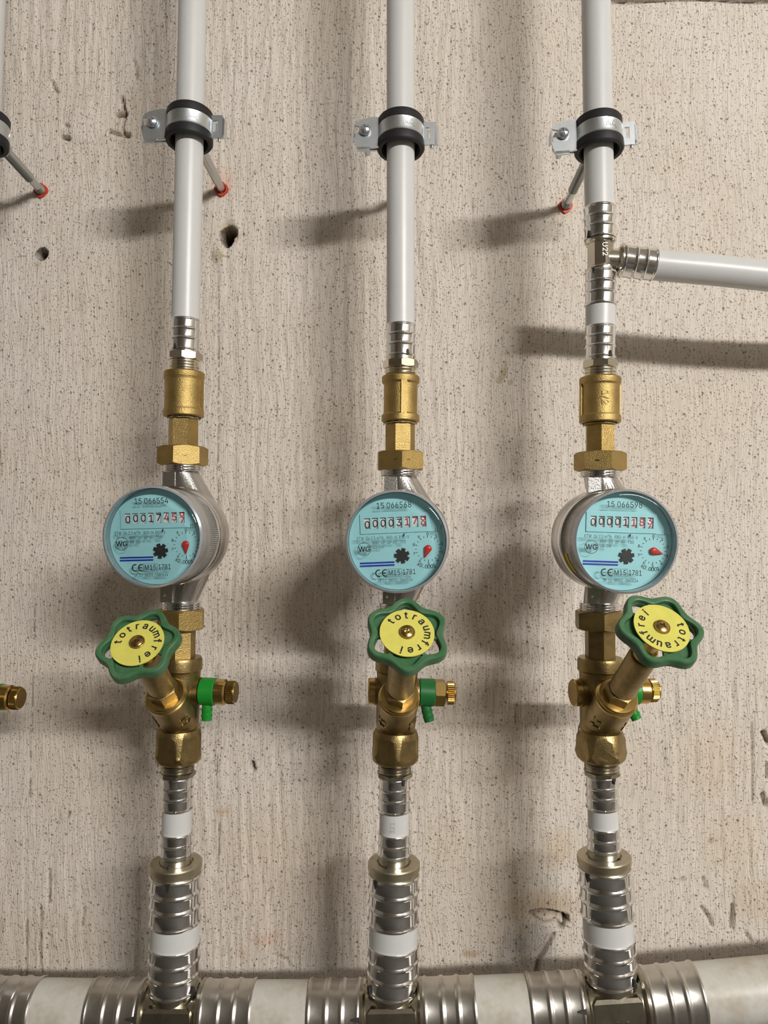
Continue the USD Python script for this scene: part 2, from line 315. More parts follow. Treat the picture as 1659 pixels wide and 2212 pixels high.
    for x0, y0, x1, y1, s in ((473, 570, 471, 1738, .75), (78, 1240, 67, 1640, .85), (66, 1660, 66, 1722, .85)):
        mix(line([(x0, y0), (x1, y1)], 2.2, .7) * dash(Z, 420, 3) * s, (.30, .30, .34))
    for x0, x1, s in ((40, 128, .7), (436, 530, .7), (802, 838, .7), (900, 985, .25), (1060, 1232, .3)):
        mix(line([(x0, 553), (x1, 555)], 2, .7) * dash(X, 420, 5) * s, (.30, .30, .34))
    for pts in ([(668, 1755), (712, 1733), (728, 1727), (712, 1747), (712, 1723)], [(706, 1748), (705, 1775)]):
        mix(line(pts, 1.5, .7) * .5, (.6, .45, .3))
    fine = np.clip(np.minimum.reduce([(X + .46) / .03, (.42 - X) / .03, (Z - .76) / .03, (1.80 - Z) / .03]), 0, 1); h = h * fine
    V = np.stack([X, -h, Z], -1).reshape(-1, 3); ny, nx = X.shape
    i = np.arange(ny * nx).reshape(ny, nx); a, b, c, dd = i[:-1, :-1].ravel(), i[:-1, 1:].ravel(), i[1:, 1:].ravel(), i[1:, :-1].ravel()
    F = np.vstack([np.stack([a, b, c], 1), np.stack([a, c, dd], 1)])
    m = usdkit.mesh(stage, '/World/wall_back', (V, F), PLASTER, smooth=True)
    UsdGeom.PrimvarsAPI(m).CreatePrimvar('stain_shade', Sdf.ValueTypeNames.Color3fArray, 'vertex').Set(Vt.Vec3fArray.FromNumpy(stain_shade.reshape(-1, 3).astype(np.float32)))
    m.GetPrim().SetCustomDataByKey('kind', 'structure'); m.GetPrim().SetCustomDataByKey('label', 'rough brushed beige plaster wall with drill holes and stains')
build_wall()
XL, XR, YB, ZT = -2.2, 2.6, -3.2, 2.4
struct('wall_left', rbox(XL - .1, XL, YB - .1, .12, 0, ZT), ROOMW)
struct('wall_right', rbox(XR, XR + .1, YB - .1, .12, 0, ZT), ROOMW)
struct('wall_front', rbox(XL, XR, YB - .1, YB, 0, ZT), ROOMW)
struct('floor', rbox(XL - .1, XR + .1, YB - .1, .12, -.1, 0), FLOORM)
struct('ceiling', rbox(XL - .1, XR + .1, YB - .1, .12, ZT, ZT + .1), CEIL)
T = Thing('ceiling_lamp', 'long white fluorescent batten lamp under the cellar ceiling', 'lamp', LAMP)
T.part('housing', rbox(-.66, .66, -.05, .05, .045, .12), LAMPM, smooth=False)

# ------------------------------------------------------------------ columns: pixel tracks of the four risers
COL = {
 'L': dict(ax=[(-900, 436), (0, 416.5), (600, 402), (850, 397.5), (985, 395), (1158, 393), (1350, 391), (1540, 387), (1620, 385), (1720, 381.5), (1900, 380), (2100, 377), (2186, 376)]),
 'C': dict(ax=[(-900, 863), (0, 865), (600, 866.5), (850, 865.5), (985, 864), (1158, 865), (1350, 861), (1540, 856), (1620, 853), (1720, 852), (1900, 850.5), (2100, 848.5), (2187, 848)]),
 'R': dict(ax=[(-900, 1269), (0, 1287), (400, 1295), (700, 1298), (850, 1296), (985, 1296), (1158, 1297), (1350, 1295), (1440, 1297), (1540, 1297), (1620, 1299), (1720, 1299.5), (1830, 1303), (1900, 1308), (2020, 1314), (2130, 1321), (2170, 1324)]),
 'E': dict(ax=[(-900, 26), (0, -19), (280, -33), (600, -45), (985, -58), (1350, -68), (1540, -77), (1900, -82), (2182, -86)]),
}
ST = {  # stations (pixel rows on the axis)
 'L': dict(slv=(691, 760), hexa=(763, 780), coup=(804, 901), tail=(905, 967), nut=(965, 1006), meter=1156, col1=(1007, 1020), col2=(1299, 1316), nut2=(1315, 1358), tail2=(1358, 1419), vj=1556, hex2=(1655, 1675), sA=(1675, 1746), sB=(1795, 1869), clamp=277),
 'C': dict(slv=(702, 772), hexa=(780, 797), coup=(813, 912), tail=(917, 977), nut=(976, 1016), meter=1165, col1=(1017, 1030), col2=(1303, 1319), nut2=(1318, 1360), tail2=(1360, 1421), vj=1560, hex2=(1656, 1676), sA=(1676, 1750), sB=(1796, 1870), clamp=293),
 'R': dict(slv=(706, 775), hexa=(781, 797), coup=(816, 914), tail=(919, 978), nut=(977, 1018), meter=1165, col1=(1019, 1032), col2=(1302, 1320), nut2=(1318, 1359), tail2=(1359, 1420), vj=1561, hex2=(1652, 1672), sA=(1672, 1744), sB=(1783, 1858), clamp=296),
 'E': dict(slv=(691, 760), hexa=(763, 780), coup=(804, 901), tail=(905, 967), nut=(965, 1006), meter=1156, col1=(1007, 1020), col2=(1299, 1316), nut2=(1315, 1358), tail2=(1358, 1419), vj=1567, hex2=(1679, 1699), sA=(1699, 1755), sB=(1799, 1869), clamp=283),
}
def ax(c, y): 
    a = COL[c]['ax']; return float(np.interp(y, [p[0] for p in a], [p[1] for p in a]))
def P(c, y): return at(ax(c, y), y, DR)
def frame(c, ylow, yhigh):
    a, b = P(c, ylow), P(c, yhigh); z = (b - a) / np.linalg.norm(b - a)
    x = np.cross([0, 1, 0], z); x /= np.linalg.norm(x); y = np.cross(z, x)
    return a, np.column_stack([x, y, z])
WHO = {'L': 'left', 'C': 'middle', 'R': 'right', 'E': 'cut-off far left'}
def zat(T, c, y): return T.local(P(c, y))[2]

def riser(c):
    s = ST[c]; topy = 450 if c == 'R' else None
    if c != 'R':
        lab = {'L': 'long white plastic pipe rising from the left water meter to the top', 'C': 'long white plastic pipe rising straight up from the middle water meter', 'E': 'white plastic pipe just showing at the top left corner'}[c]
        T = Thing('riser_pipe', lab, 'pipe', *frame(c, s['hexa'][1] + 14, 100), group=None)
        z = lambda y: zat(T, c, y)
        T.part('tube', ring(.006, .0101, z(s['slv'][1]) + .002, (ZT - T.O[2]) / T.R[2, 2], 64), WHITE)
    else:
        T = Thing('press_fitting', 'short white pipe piece between two press sleeves under the branching tee', 'pipe', *frame(c, s['hexa'][1] + 14, 600))
        z = lambda y: zat(T, c, y)
        T.part('tube', ring(.006, .0103, z(s['slv'][1]) + .002, z(600), 64), WHITE)
        sleeve(T, .0110, z(662), z(588), .0102, STEEL, notch=(1, -38, .8))
    sleeve(T, .0107, z(s['slv'][1]), z(s['slv'][0]), .0100, STEEL, notch=(0, {'L': -20, 'C': 28, 'R': 25, 'E': 0}[c], .9))
    zb, zt_ = z(s['hexa'][1]), z(s['hexa'][0])
    T.part('hex_adapter', prism(8, .0238, zb, zt_, {'L': 8, 'C': 4, 'R': 10, 'E': 0}[c], .0009, .006), NICKEL, smooth=20)
    T.part('collar', ring(.006, .0104, zt_ - .0004, z(s['slv'][1]) + .001), NICKEL)
    T.part('thread', threads(.0111, z(s['coup'][0]) - .004, zb + .0003, .0022, .0009, .006), NICKEL, label='golden nickel thread screwed into the brass socket')

def coupling(c):
    s = ST[c]; lab = {'L': 'smooth brass socket above the left water meter', 'C': 'brass socket with a raised rib in front above the middle meter', 'R': 'brass socket with raised 1/2 above the right water meter', 'E': 'brass socket outside the left edge'}[c]
    T = Thing('brass_socket', lab, 'pipe fitting', *frame(c, s['coup'][1], s['coup'][0]))
    Ht = zat(T, c, s['coup'][0]); rr, rb = {'L': (.0146, .0138), 'C': (.0136, .0121), 'R': (.0145, .0134), 'E': (.0142, .013)}[c]
    e = .0008
    rw = .0052
    prof = [(.0085, 0), (rr - e, 0), (rr, e), (rr, rw - e), (rr - e * .6, rw), (rb + .0004, rw + .0004), (rb, rw + .0012), (rb, Ht - rw - .0012), (rb + .0004, Ht - rw - .0004), (rr - e * .6, Ht - rw), (rr, Ht - rw + e), (rr, Ht - e), (rr - e, Ht), (.0085, Ht)]
    T.part('body', lathe(prof, 64), BRASS)
    for k in (0, 180):
        a = {'L': 82, 'C': 12, 'R': -86, 'E': 60}[c] + k
        b = Manifold.hull(rbox(-.0021, .0021, -(rr - .0002), -rb + .003, rw - .001, Ht - rw + .001)).rotate([0, 0, a])
        T.part('rib', b, BRASS, smooth=20)
    if c == 'R':
        t = text('1/2', .0048, .0007); v = t.vertices.copy()
        u, w = -v[:, 1], v[:, 0]                               # reads downwards
        ang = u / rb + math.radians(-4); rad = rb - .0002 + v[:, 2]
        nv = np.stack([rad * np.sin(ang), -rad * np.cos(ang), Ht * .53 - w], 1)
        # the letters read from top to bottom
        t2 = trimesh.Trimesh(np.stack([rad * np.sin(v[:, 1] / rb + math.radians(2)), -rad * np.cos(v[:, 1] / rb + math.radians(2)), Ht * .5 - v[:, 0]], 1), t.faces, process=False)
        T.part('raised_lettering', t2, BRASS, smooth=False, label='raised 1/2 reading downwards')
    n = 90; a = np.linspace(0, 2 * math.pi, n, endpoint=False); rnd = np.random.RandomState(ord(c)); vs = []
    fr = []
    for i in range(46):
        az = rnd.uniform(0, 2 * math.pi); r = .0112 + rnd.uniform(-.0008, .0012); l = rnd.uniform(.002, .006)
        p0 = np.array([r * math.sin(az), -r * math.cos(az), rnd.uniform(-.0012, .0002)]); az2 = az + l / r * rnd.choice([-1, 1])
        p1 = np.array([r * math.sin(az2), -r * math.cos(az2), rnd.uniform(-.0018, 0)])
        fr.append(along(Manifold.cylinder(np.linalg.norm(p1 - p0), .00028, .0002, 5), p0, p1))
    T.part('hemp_fibre', join(fr), HEMP, label='pale sealing hemp under the socket')

def union(c, up):
    s = ST[c]; w = WHO[c]
    if up:
        lab = {'L': 'brass union with hexagon nut on top of the left water meter', 'C': 'brass union with hexagon nut on top of the middle water meter', 'R': 'brass union with hexagon nut on top of the right water meter', 'E': 'brass union outside the left edge'}[c]
        T = Thing('meter_union', lab, 'pipe fitting', *frame(c, s['nut'][1], s['coup'][1]))
        z0, z1 = 0, zat(T, c, s['nut'][0]); zt_, zs = zat(T, c, s['tail'][0]), zat(T, c, s['coup'][1])
        T.part('tail', prism(6, .0187, z1 - .001, zt_, {'L': -26, 'C': -17, 'R': -8, 'E': 0}[c], .0006), BRASS, smooth=15)
        T.part('thread', threads(.0112, zt_, zs + .002, .0016, .0006), BRASS)
        T.part('hex_nut', prism(6, .0316, z0, z1, {'L': -4, 'C': 5.5, 'R': 12, 'E': 10}[c], .0013), BRASS, smooth=15)
        mk = []
        for (a, k) in {'L': [(22, 1)], 'C': [(-10, .8), (22, .8), (-48, .5)], 'R': [(-20, 1.1)], 'E': []}[c]:
            Rn = .0316 / 2; v = {'L': -4, 'C': 5.5, 'R': 12, 'E': 10}[c] + 30
            fa = v + 60 * round((a - v) / 60); ra = Rn / math.cos(math.radians(a - fa))
            b = Manifold.sphere(1, 16).scale([.0017 * k, .0002, .00065 * k]).rotate([0, 0, fa]).translate([ra * math.sin(math.radians(a)), -ra * math.cos(math.radians(a)), (z0 + z1) / 2]); mk.append(b)
        if mk: T.part('seal_hole', join(mk), SCREWB, smooth=True)
    else:
        lab = {'L': 'brass union nut under the left water meter above its valve', 'C': 'brass union nut behind the middle green handwheel', 'R': 'brass union nut under the right water meter above its valve', 'E': 'brass union nut outside the left edge'}[c]
        T = Thing('meter_union', lab, 'pipe fitting', *frame(c, s['tail2'][1], s['nut2'][0]))
        z0, z1 = zat(T, c, s['nut2'][1]), zat(T, c, s['nut2'][0])
        T.part('hex_nut', prism(6, .0316, z0, z1, {'L': 13, 'C': 5, 'R': -4, 'E': 10}[c], .0016), BRASS if c != 'R' else OLDB, smooth=15)
        T.part('tail', prism(6, .0187, -.0005, z0 + .001, {'L': -2, 'C': 10, 'R': 0, 'E': 0}[c], .0006), BRASS if c != 'R' else OLDB, smooth=15)

SERIAL = {'L': '15 066554', 'C': '15 066568', 'R': '15 066598', 'E': '15 066541'}
COUNT = {'L': '0001745', 'C': '0000317', 'R': '0000118', 'E': '0000120'}
ROLL = {'L': ('6', '7', .44), 'C': ('8', '9', .38), 'R': ('3', '4', -.30), 'E': ('1', '2', .3)}
def meter(c):
    s = ST[c]; lab = {'L': 'left water meter, number 15 066554, its red pointer hanging straight down', 'C': 'middle water meter, number 15 066568, its red pointer aiming down left', 'R': 'right water meter, number 15 066598, its red pointer aiming right', 'E': 'water meter outside the left edge'}[c]
    zl, zu = s['col2'][1], s['col1'][0]
    O, R = frame(c, zl, zu)
    T = Thing('water_meter', lab, 'water meter', O, R)
    z = lambda y: zat(T, c, y); zc = z(s['meter'])
    yaw = {'L': -1.0, 'C': -.5, 'R': 2.0, 'E': -75}[c]
    # cast body: two threaded ends, swooping necks, round bell
    up0, up1, lo0, lo1 = z(s['col1'][1]), z(s['col1'][0]), z(s['col2'][1]), z(s['col2'][0])
    bell_prof = [(0, -.023), (.018, -.023), (.026, -.019), (.033, -.008), (.0352, .002), (.0352, .011), (.0345, .0155), (.0335, .018), (0, .018)]
    toY = lambda mm, o=(0, 0, 0): axes(mm, [1, 0, 0], [0, 0, 1], [0, -1, 0], [0, 0, zc]).rotate([0, 0, yaw])   # build axis z -> -y (to the viewer)
    bell = toY(lathe(bell_prof, 72))
    def neck(z0, z1, off):
        a = Manifold.cylinder(.002, .0112, .0112, 40).translate([0, 0, z0 - .001])
        b = Manifold.sphere(.0165, 40).scale([1, .75, .5]).translate([off, -.001, z1])
        return Manifold.hull(a + b)
    fin = lambda z0, z1: rbox(-.0112, -.0088, -.013, .008, min(z0, z1), max(z0, z1))
    hole = Manifold.cylinder(.03, .0009, .0009, 16).rotate([90, 0, 0]).translate([-.0095, .012, lo1 + .0045])
    plate_lo = rbox(-.0112, -.003, -.0125, -.0095, lo1 + .0005, zc - .018) - Manifold.cylinder(.03, .0009, .0009, 16).rotate([90, 0, 0]).translate([-.0082, .006, lo1 + .0055])
    plate_up = rbox(-.0108, -.002, -.0115, -.0085, zc + .02, up0 - .0005)
    body = bell + neck(up0, zc + .022, .009) + neck(lo1, zc - .022, .007) + plate_lo + plate_up
    bp = T.part('body', body, CHROME, smooth=35, label='nickel-grey cast meter body')
    T.part('thread_collar', threads(.0140, up0, up1 + .001, .0018, .0008), SHINY, label='bright threaded collar')
    T.part('thread_collar', threads(.0140, lo0 - .001, lo1, .0018, .0008), SHINY, label='bright threaded collar')
    # register drum
    T.part('clamp_ring', toY(lathe([(.028, .0185), (.0340, .0185), (.0350, .020), (.0350, .024), (.0340, .0258), (.028, .0258)], 80)), SHINY, label='dark chrome ring behind the register')
    n = 150; a = np.arange(2 * n) / (2 * n) * 2 * math.pi; r = np.where(np.arange(2 * n) % 2 == 0, .03235, .0327)
    drum = CrossSection([np.stack([r * np.cos(a), r * np.sin(a)], 1)], m3.FillRule.NonZero).extrude(.016).translate([0, 0, .0255]) - Manifold.cylinder(.1, .0316, .0316, 64)
    drum = drum + ring(.0316, .0329, .0405, .050, 80)
    T.part('register_housing', toY(drum), RIBG, smooth=25, label='ribbed grey register drum')
    r = np.where(np.arange(2 * n) % 2 == 0, .0331, .0335)
    rim = CrossSection([np.stack([r * np.cos(a), r * np.sin(a)], 1)], m3.FillRule.NonZero).extrude(.004).translate([0, 0, .0525]) + lathe([(.03, .0495), (.0329, .0495), (.0333, .0505), (.0334, .0525), (.0334, .0567), (.0331, .0585), (.0318, .0593), (.03, .0593)], 80)
    rim = rim - Manifold.cylinder(.1, .0317, .0317, 80)
    T.part('rim', toY(rim), RIMG, smooth=30)
    T.part('cover', toY(lathe([(0, .0574), (.0316, .0574), (.0316, .0588), (.0308, .0598), (.0292, .0602), (0, .0602)], 72)), CLEAR, smooth=40, label='clear domed plastic cover')
    # dial: coordinates measured on the dial in crop pixels about its centre
    K = .0000570; rot = {'L': 1.9, 'C': 3.0, 'R': -1.5, 'E': 0}[c]
    u3 = math.radians(3.0)
    def D(px, py):
        x, y = (px - 748) * K, (775 - py) * K
        return np.array([x * math.cos(-u3) - y * math.sin(-u3), x * math.sin(-u3) + y * math.cos(-u3)])
    cr, sr = math.cos(math.radians(rot)), math.sin(math.radians(rot))
    cy, sy = math.cos(math.radians(yaw)), math.sin(math.radians(yaw))
    Ry = np.array([[cy, -sy, 0], [sy, cy, 0], [0, 0, 1]]); B = np.column_stack([[1, 0, 0], [0, 0, 1], [0, -1, 0]])
    Rr = np.array([[cr, -sr, 0], [sr, cr, 0], [0, 0, 1]])
    G = Ry @ B @ Rr; o3 = Ry @ np.array([0, 0, 0.0]) + np.array([0, 0, zc])
    def put(m, x, y, p, ang=0.0):                               # dial plane (x, y), p = height towards the viewer
        m = tm(m).copy(); ca, sa = math.cos(ang), math.sin(ang)
        v = m.vertices; w = np.stack([v[:, 0] * ca - v[:, 1] * sa + x, v[:, 0] * sa + v[:, 1] * ca + y, v[:, 2] + p], 1)
        return trimesh.Trimesh(w @ G.T + o3, m.faces, process=False)
    PF, PT, PW = .0508, .0562, .0503                                       # dial face, print under the cover
    sx = [D(403 + 91.4 * i, 580 - 5 * i) for i in range(8)]
    wx0, wy0, wx1, wy1 = sx[0][0] - .0046, sx[0][1] - .0063, sx[7][0] + .0042, sx[7][1] + .0058
    wy0, wy1 = np.mean([q[1] for q in sx]) - .0067, np.mean([q[1] for q in sx]) + .0060
    ym = np.mean([q[1] for q in sx])
    face = Point(0, 0).buffer(.0315, 48).difference(sbox(wx0 + .001, wy0 + .001, wx1 - .001, wy1 - .001))
    T.part('dial_face', put(extr(face, .0015), 0, 0, PF - .0015), CYAN, smooth=False)
    slots = unary_union([sbox(q[0] - .0019, ym - .0035, q[0] + .0019, ym + .0035) for q in sx])
    win = sbox(wx0, wy0, wx1, wy1).difference(slots)
    wp = T.part('counter_window', put(extr(win, .0013), 0, 0, PF - .0004), CYAN, smooth=False, label='raised cyan counter window with eight slots')
    for i, q in enumerate(sx):
        cyl = Manifold.cylinder(.0042, .0085, .0085, 48).rotate([0, 90, 0]).translate([-.0021, 0, 0])
        wpath = T.part('counter_wheel', put(cyl, q[0], ym, PW - .0085 + .0004), WHEELW, smooth=30)
        glyphs = []
        if i < 7:
            off = {'L': [-.1, .05, .05, -.03, .1, .1, .12], 'C': [-.15, -.02, -.02, -.02, 0, .05, .2], 'R': [-.08, .08, .05, .08, .02, .02, .12], 'E': [0] * 7}[c][i]
            glyphs.append((COUNT[c][i], off * .0042))
        else:
            a_, b_, o_ = ROLL[c]; glyphs += [(a_, o_ * .0072 + (.0012 if o_ > 0 else .0030)), (b_, o_ * .0072 - (.0052 if o_ > 0 else .0030))]
            glyphs = [(a_, .0030 if c != 'R' else .0014), (b_, -.0019 if c != 'R' else -.0038)]
        ms = []
        for g, dy in glyphs:
            t = text(g, .0046, .0002); t.apply_translation([0, dy, 0])
            ms.append(put(t, q[0], ym, PW + .0004))
        T.part('digit', join(ms), BLACK if i < 5 else RED, parent=wpath, smooth=False)
    def line(txt, px, py, h, width=None, m=BLACK, name='print_line', p=PT, bold=False):
        q = D(px, py); T.part(name, put(text(txt, h * K, .00015, width * K if width else None, bold), q[0], q[1], p), m, smooth=False, label='printed ' + txt if len(txt) > 1 else None)
    line(SERIAL[c], 710, 366, 66, 392, name='serial_number')
    q = D(822, 648); T.part('decimal_mark', put(text(',', .0042, .00015, bold=True), q[0], q[1] - .0009, PF + .0009), BLACK, smooth=False)
    line('m³', 1216, 632, 62, 84, GREYP)
    line('ETW  Qs 2.5 m³/h   R80-H  R50-V', 590, 737, 38, 592, GREYP)
    line('MAP 10   ΔP 40   T50', 658, 786, 36, 376, GREYP)
    line('U0-D0', 535, 840, 36, 118, GREYP)
    line('WG', 378, 868, 54, 132, bold=True)
    q = D(378, 868); T.part('print_ring', put(extr(Point(0, 0).buffer(76 * K, 32).difference(Point(0, 0).buffer(71.5 * K, 32)), .00015), q[0], q[1], PT), BLACK, smooth=False)
    for k, (py, px) in enumerate(((1025, 521), (1057, 521))):
        q = D(px, py); T.part('blue_stripe', put(extr(sbox(-198 * K, -9 * K, 198 * K, 9 * K), .00015), q[0], q[1], PF + .0001), BLUE, smooth=False)
    # CE mark
    def arc(w, bar):
        o = Point(0, 0).buffer(43 * K, 32).difference(Point(0, 0).buffer(30 * K, 32)); o = o.difference(sbox(12 * K, -1, 1, 1))
        if bar: o = o.union(sbox(-40 * K, -6 * K, 2 * K, 6 * K))
        return o
    q = D(548, 1138); q2 = D(622, 1134)
    T.part('ce_mark', join([put(extr(arc(0, 0), .00015), q[0], q[1], PT), put(extr(arc(0, 1), .00015), q2[0], q2[1], PT)]), BLACK, smooth=False, label='printed CE')
    line('M15', 722, 1127, 58, 130); line('1781', 888, 1116, 60, 142)
    q = D(722, 1127); fr = sbox(-82 * K, -42 * K, 82 * K, 42 * K)
    T.part('print_frame', put(extr(fr.difference(fr.buffer(-3 * K)), .00015), q[0], q[1], PT), BLACK, smooth=False)
    line('SK 12-M001-SM0024', 732, 1212, 34, 392, GREYP)
    # star wheel and pointer
    q = D(805, 940); pts = []
    for k in range(7):
        for da, rr in ((-15, 80), (-13, 88), (13, 88), (15, 80), (17, 62), (34, 62)):
            a_ = math.radians(k * 360 / 7 + da + {'L': 5, 'C': 22, 'R': 12, 'E': 0}[c]); pts.append((rr * K * math.cos(a_), rr * K * math.sin(a_)))
    T.part('star_wheel', put(extr(Polygon(pts).buffer(0), .0007), q[0], q[1], PF + .0003), BLACK, smooth=False, label='small black leak star wheel')
    q = D(1100, 856); tip = {'L': -86, 'C': -109, 'R': -17, 'E': 0}[c]; a_ = math.radians(tip - rot)
    hub = Manifold.sphere(42 * K, 32).scale([1, 1, .5]); pt = Manifold.sphere(5 * K, 12).translate([104 * K, 0, 0])
    T.part('pointer', put(Manifold.hull(hub + pt).scale([1, 1, 1]), q[0], q[1], PF + .0014, a_), REDP, smooth=40, label='red teardrop pointer')
    tk = []
    for k in range(20):
        a_ = math.pi / 2 - k * math.pi / 10; r0, r1 = (126, 150) if k % 2 == 0 else (130, 146)
        tk.append(put(extr(LineString([(r0 * K, 0), (r1 * K, 0)]).buffer(2.6 * K, cap_style=2), .00012), q[0], q[1], PF + .00005, a_))
    T.part('scale_mark', join(tk), BLACK, smooth=False)
    for k in range(10):
        a_ = math.pi / 2 - k * math.pi / 5; x, y = q[0] + 168 * K * math.cos(a_), q[1] + 168 * K * math.sin(a_)
        if math.hypot(x, y) < .0302: T.part('scale_number', put(text(str(k), 32 * K, .00012), x, y, PF + .00005), BLACK, smooth=False)
    ms = []
    for k, ch in enumerate('x0.0001'):
        a_ = math.radians(-124 + k * 8.6); t = text(ch, 42 * K, .00012)
        if ch == '.': t.apply_translation([0, 0.0, 0])
        ms.append(put(t, q[0] + 206 * K * math.cos(a_), q[1] + 206 * K * math.sin(a_), PF + .00005, a_ + math.pi / 2))
    T.part('print_line', join(ms), BLACK, smooth=False, label='printed x0.0001')
    if c == 'R':
        a0 = np.radians(np.linspace(196, 222, 8)); r_ = .0330
        v = [(r_ * math.cos(t), r_ * math.sin(t), zz) for t in a0 for zz in (.0275, .0335)] + [((r_ - .0006) * math.cos(t), (r_ - .0006) * math.sin(t), zz) for t in a0 for zz in (.0275, .0335)]
        hull = trimesh.convex.convex_hull(np.array(v)); mm = Manifold(m3.Mesh(np.array(hull.vertices, np.float32), np.array(hull.faces, np.uint32)))
        T.part('seal_sticker', toY(mm), YSTICK, smooth=40, label='narrow yellow sticker on the drum')

def spacer(c):
    s = ST[c]; T = Thing('spacer_pipe', 'plain grey spacer pipe outside the left edge', 'pipe', *frame(c, s['col2'][1], s['col1'][0])); z = lambda y: zat(T, c, y)
    T.part('tube', ring(.006, .0098, z(s['col2'][1]), z(s['col1'][0]), 48), CHROME)
    T.part('thread_collar', threads(.0140, z(s['col1'][1]), z(s['col1'][0]) + .001, .0018, .0008, .009), SHINY)
    T.part('thread_collar', threads(.0140, z(s['col2'][1]) - .001, z(s['col2'][0]), .0018, .0008, .009), SHINY)

def valve(c):
    s = ST[c]; lab = {'L': 'angled brass stop valve with green handwheel under the left water meter', 'C': 'angled brass stop valve with green handwheel under the middle water meter', 'R': 'angled brass stop valve with green handwheel under the right water meter', 'E': 'brass drain tap with knurled cap at the left edge'}[c]
    yaw = {'L': -2.5, 'C': 4.5, 'R': 9.5, 'E': 0}[c]; sw = {'L': .100, 'C': .1125, 'R': .1165, 'E': .105}[c]
    O, R = frame(c, s['vj'], s['tail2'][1]); cw, sn = math.cos(math.radians(yaw)), math.sin(math.radians(yaw))
    R = R @ np.array([[cw, -sn, 0], [sn, cw, 0], [0, 0, 1]])
    T = Thing('stop_valve', lab, 'valve', O, R)
    el = math.radians(42); d = np.array([0, -math.cos(el), math.sin(el)]); X = np.array([1.0, 0, 0]); Yd = np.cross(d, X)
    def on(m): return axes(m, X, Yd, d, [0, 0, 0])
    ztop = zat(T, c, s['tail2'][1]); zlo = zat(T, c, s['hex2'][0]) + .0035
    # cast body
    main = lathe([(0, -.012), (.0128, -.012), (.0142, 0), (.0146, ztop - .012), (.0149, ztop - .0098), (.0158, ztop - .0088), (.0158, ztop - .0018), (.0150, ztop), (0, ztop)], 64)
    bar = on(lathe([(0, -.016), (.0118, -.016), (.0132, 0), (.0138, .028), (.0141, .031), (.0141, .0335), (0, .0335)], 64))
    port = Manifold.cylinder(.0315, .0098, .0098, 48).rotate([0, 90, 0]).translate([-.0158, 0, .0217])
    hexr = {'L': 20, 'C': 2, 'R': 14, 'E': 0}[c]
    lower = prism(6, .0318, zlo, -.0045, hexr) ^ lathe([(0, zlo), (.0145, zlo), (.0166, zlo + .002), (.0180, zlo + .006), (.0172, zlo + .009), (.0168, -.010), (.0150, -.0055), (.0126, -.0045), (0, -.0045)], 64)
    lower = lower + lathe([(0, zlo), (.0142, zlo), (.0160, zlo + .0015), (.0163, zlo + .0040), (.0152, zlo + .0065), (0, zlo + .0065)], 64)
    T.part('body', main + bar + port + lower, OLDB, smooth=24)
    rnd = np.random.RandomState(5); em = []
    for side in (-1, 1):                                       # worn raised casting marks on the barrel's flanks
        for (i, (u, v, l, a)) in enumerate([(0, 0, .0042, 80), (.0022, .0006, .0032, 20), (.0044, 0, .0042, 95), (0, .0062, .0036, 85), (.002, .0074, .003, 30), (.0042, .0062, .0042, 75), (.0062, .0006, .003, 50), (.0062, .0068, .0034, 88)]):
            th_ = math.radians(side * (52 + (u - .003) * 4200)); sd = .012 + v
            r_ = .0136; cpt = np.array([r_ * math.sin(th_), -r_ * math.cos(th_), 0])
            w_ = rbox(-l / 2, l / 2, -.0004, .0004, -.0006, .0007)
            Z_ = cpt / r_; X_ = np.cross([0, 0, 1], Z_); Y_ = np.array([0, 0, 1.0]); ca, sa = math.cos(math.radians(a)), math.sin(math.radians(a))
            em.append(on(axes(w_, X_ * ca + Y_ * sa, -X_ * sa + Y_ * ca, Z_, cpt + np.array([0, 0, sd]))))
    T.part('casting_mark', join(em), OLDB, smooth=False)
    # bonnet with hexagon, spindle and hand wheel
    T.part('bonnet', on(lathe([(0, .033), (.0140, .033), (.0143, .0342), (.0143, .0352), (.0134, .0360), (.0137, .0366), (.0137, .0376), (.0128, .0386), (.0095, .0392), (0, .0392)], 64)), MACHB)
    T.part('bonnet_hexagon', on(prism(6, .0178, .0388, .0475, {'L': 14, 'C': 10, 'R': 4, 'E': 0}[c], .0009)), OLDB, smooth=15)
    T.part('bonnet_tube', on(lathe([(0, .047), (.0083, .047), (.0090, .0495), (.0090, .0860), (.0084, .0885), (0, .0885)], 48)), OLDB)
    T.part('spindle', on(lathe([(0, .088), (.0070, .088), (.0074, .0895), (.0074, .0925), (.0062, .0935), (.0062, .096), (.0046, .0965), (.0046, sw + .004), (0, sw + .004)], 40)), MACHB)
    ph = {'L': -13, 'C': 0, 'R': 26, 'E': 40}[c]                 # turn of the wheel
    ang = np.linspace(0, 2 * math.pi, 180, endpoint=False)
    lob = lambda r, k, a=ang: Polygon(np.stack([(r + k * np.cos(6 * (a - math.pi / 2))) * np.cos(a), (r + k * np.cos(6 * (a - math.pi / 2))) * np.sin(a)], 1))
    inner = lob(.0200, .0024)
    hub = Point(0, 0).buffer(.0105, 40)
    def win(deg):
        a = math.radians(deg); p = [(r_ * math.cos(a + t), r_ * math.sin(a + t)) for r_, ts in ((.0125, np.radians(np.linspace(-25, 25, 8))), (.0235, np.radians(np.linspace(29, -29, 10)))) for t in ts]
        return Polygon(p).buffer(-.0016).buffer(.0016).intersection(lob(.0194, .0023))
    web = inner.difference(unary_union([win(90), win(210), win(330)]))
    def csx(g): return [np.array(r.coords[:-1]) for p in getattr(g, 'geoms', [g]) for r in ([p.exterior] + list(p.interiors))]
    def ex(g, z0, z1): return CrossSection(csx(g), m3.FillRule.EvenOdd).extrude(z1 - z0).translate([0, 0, z0])
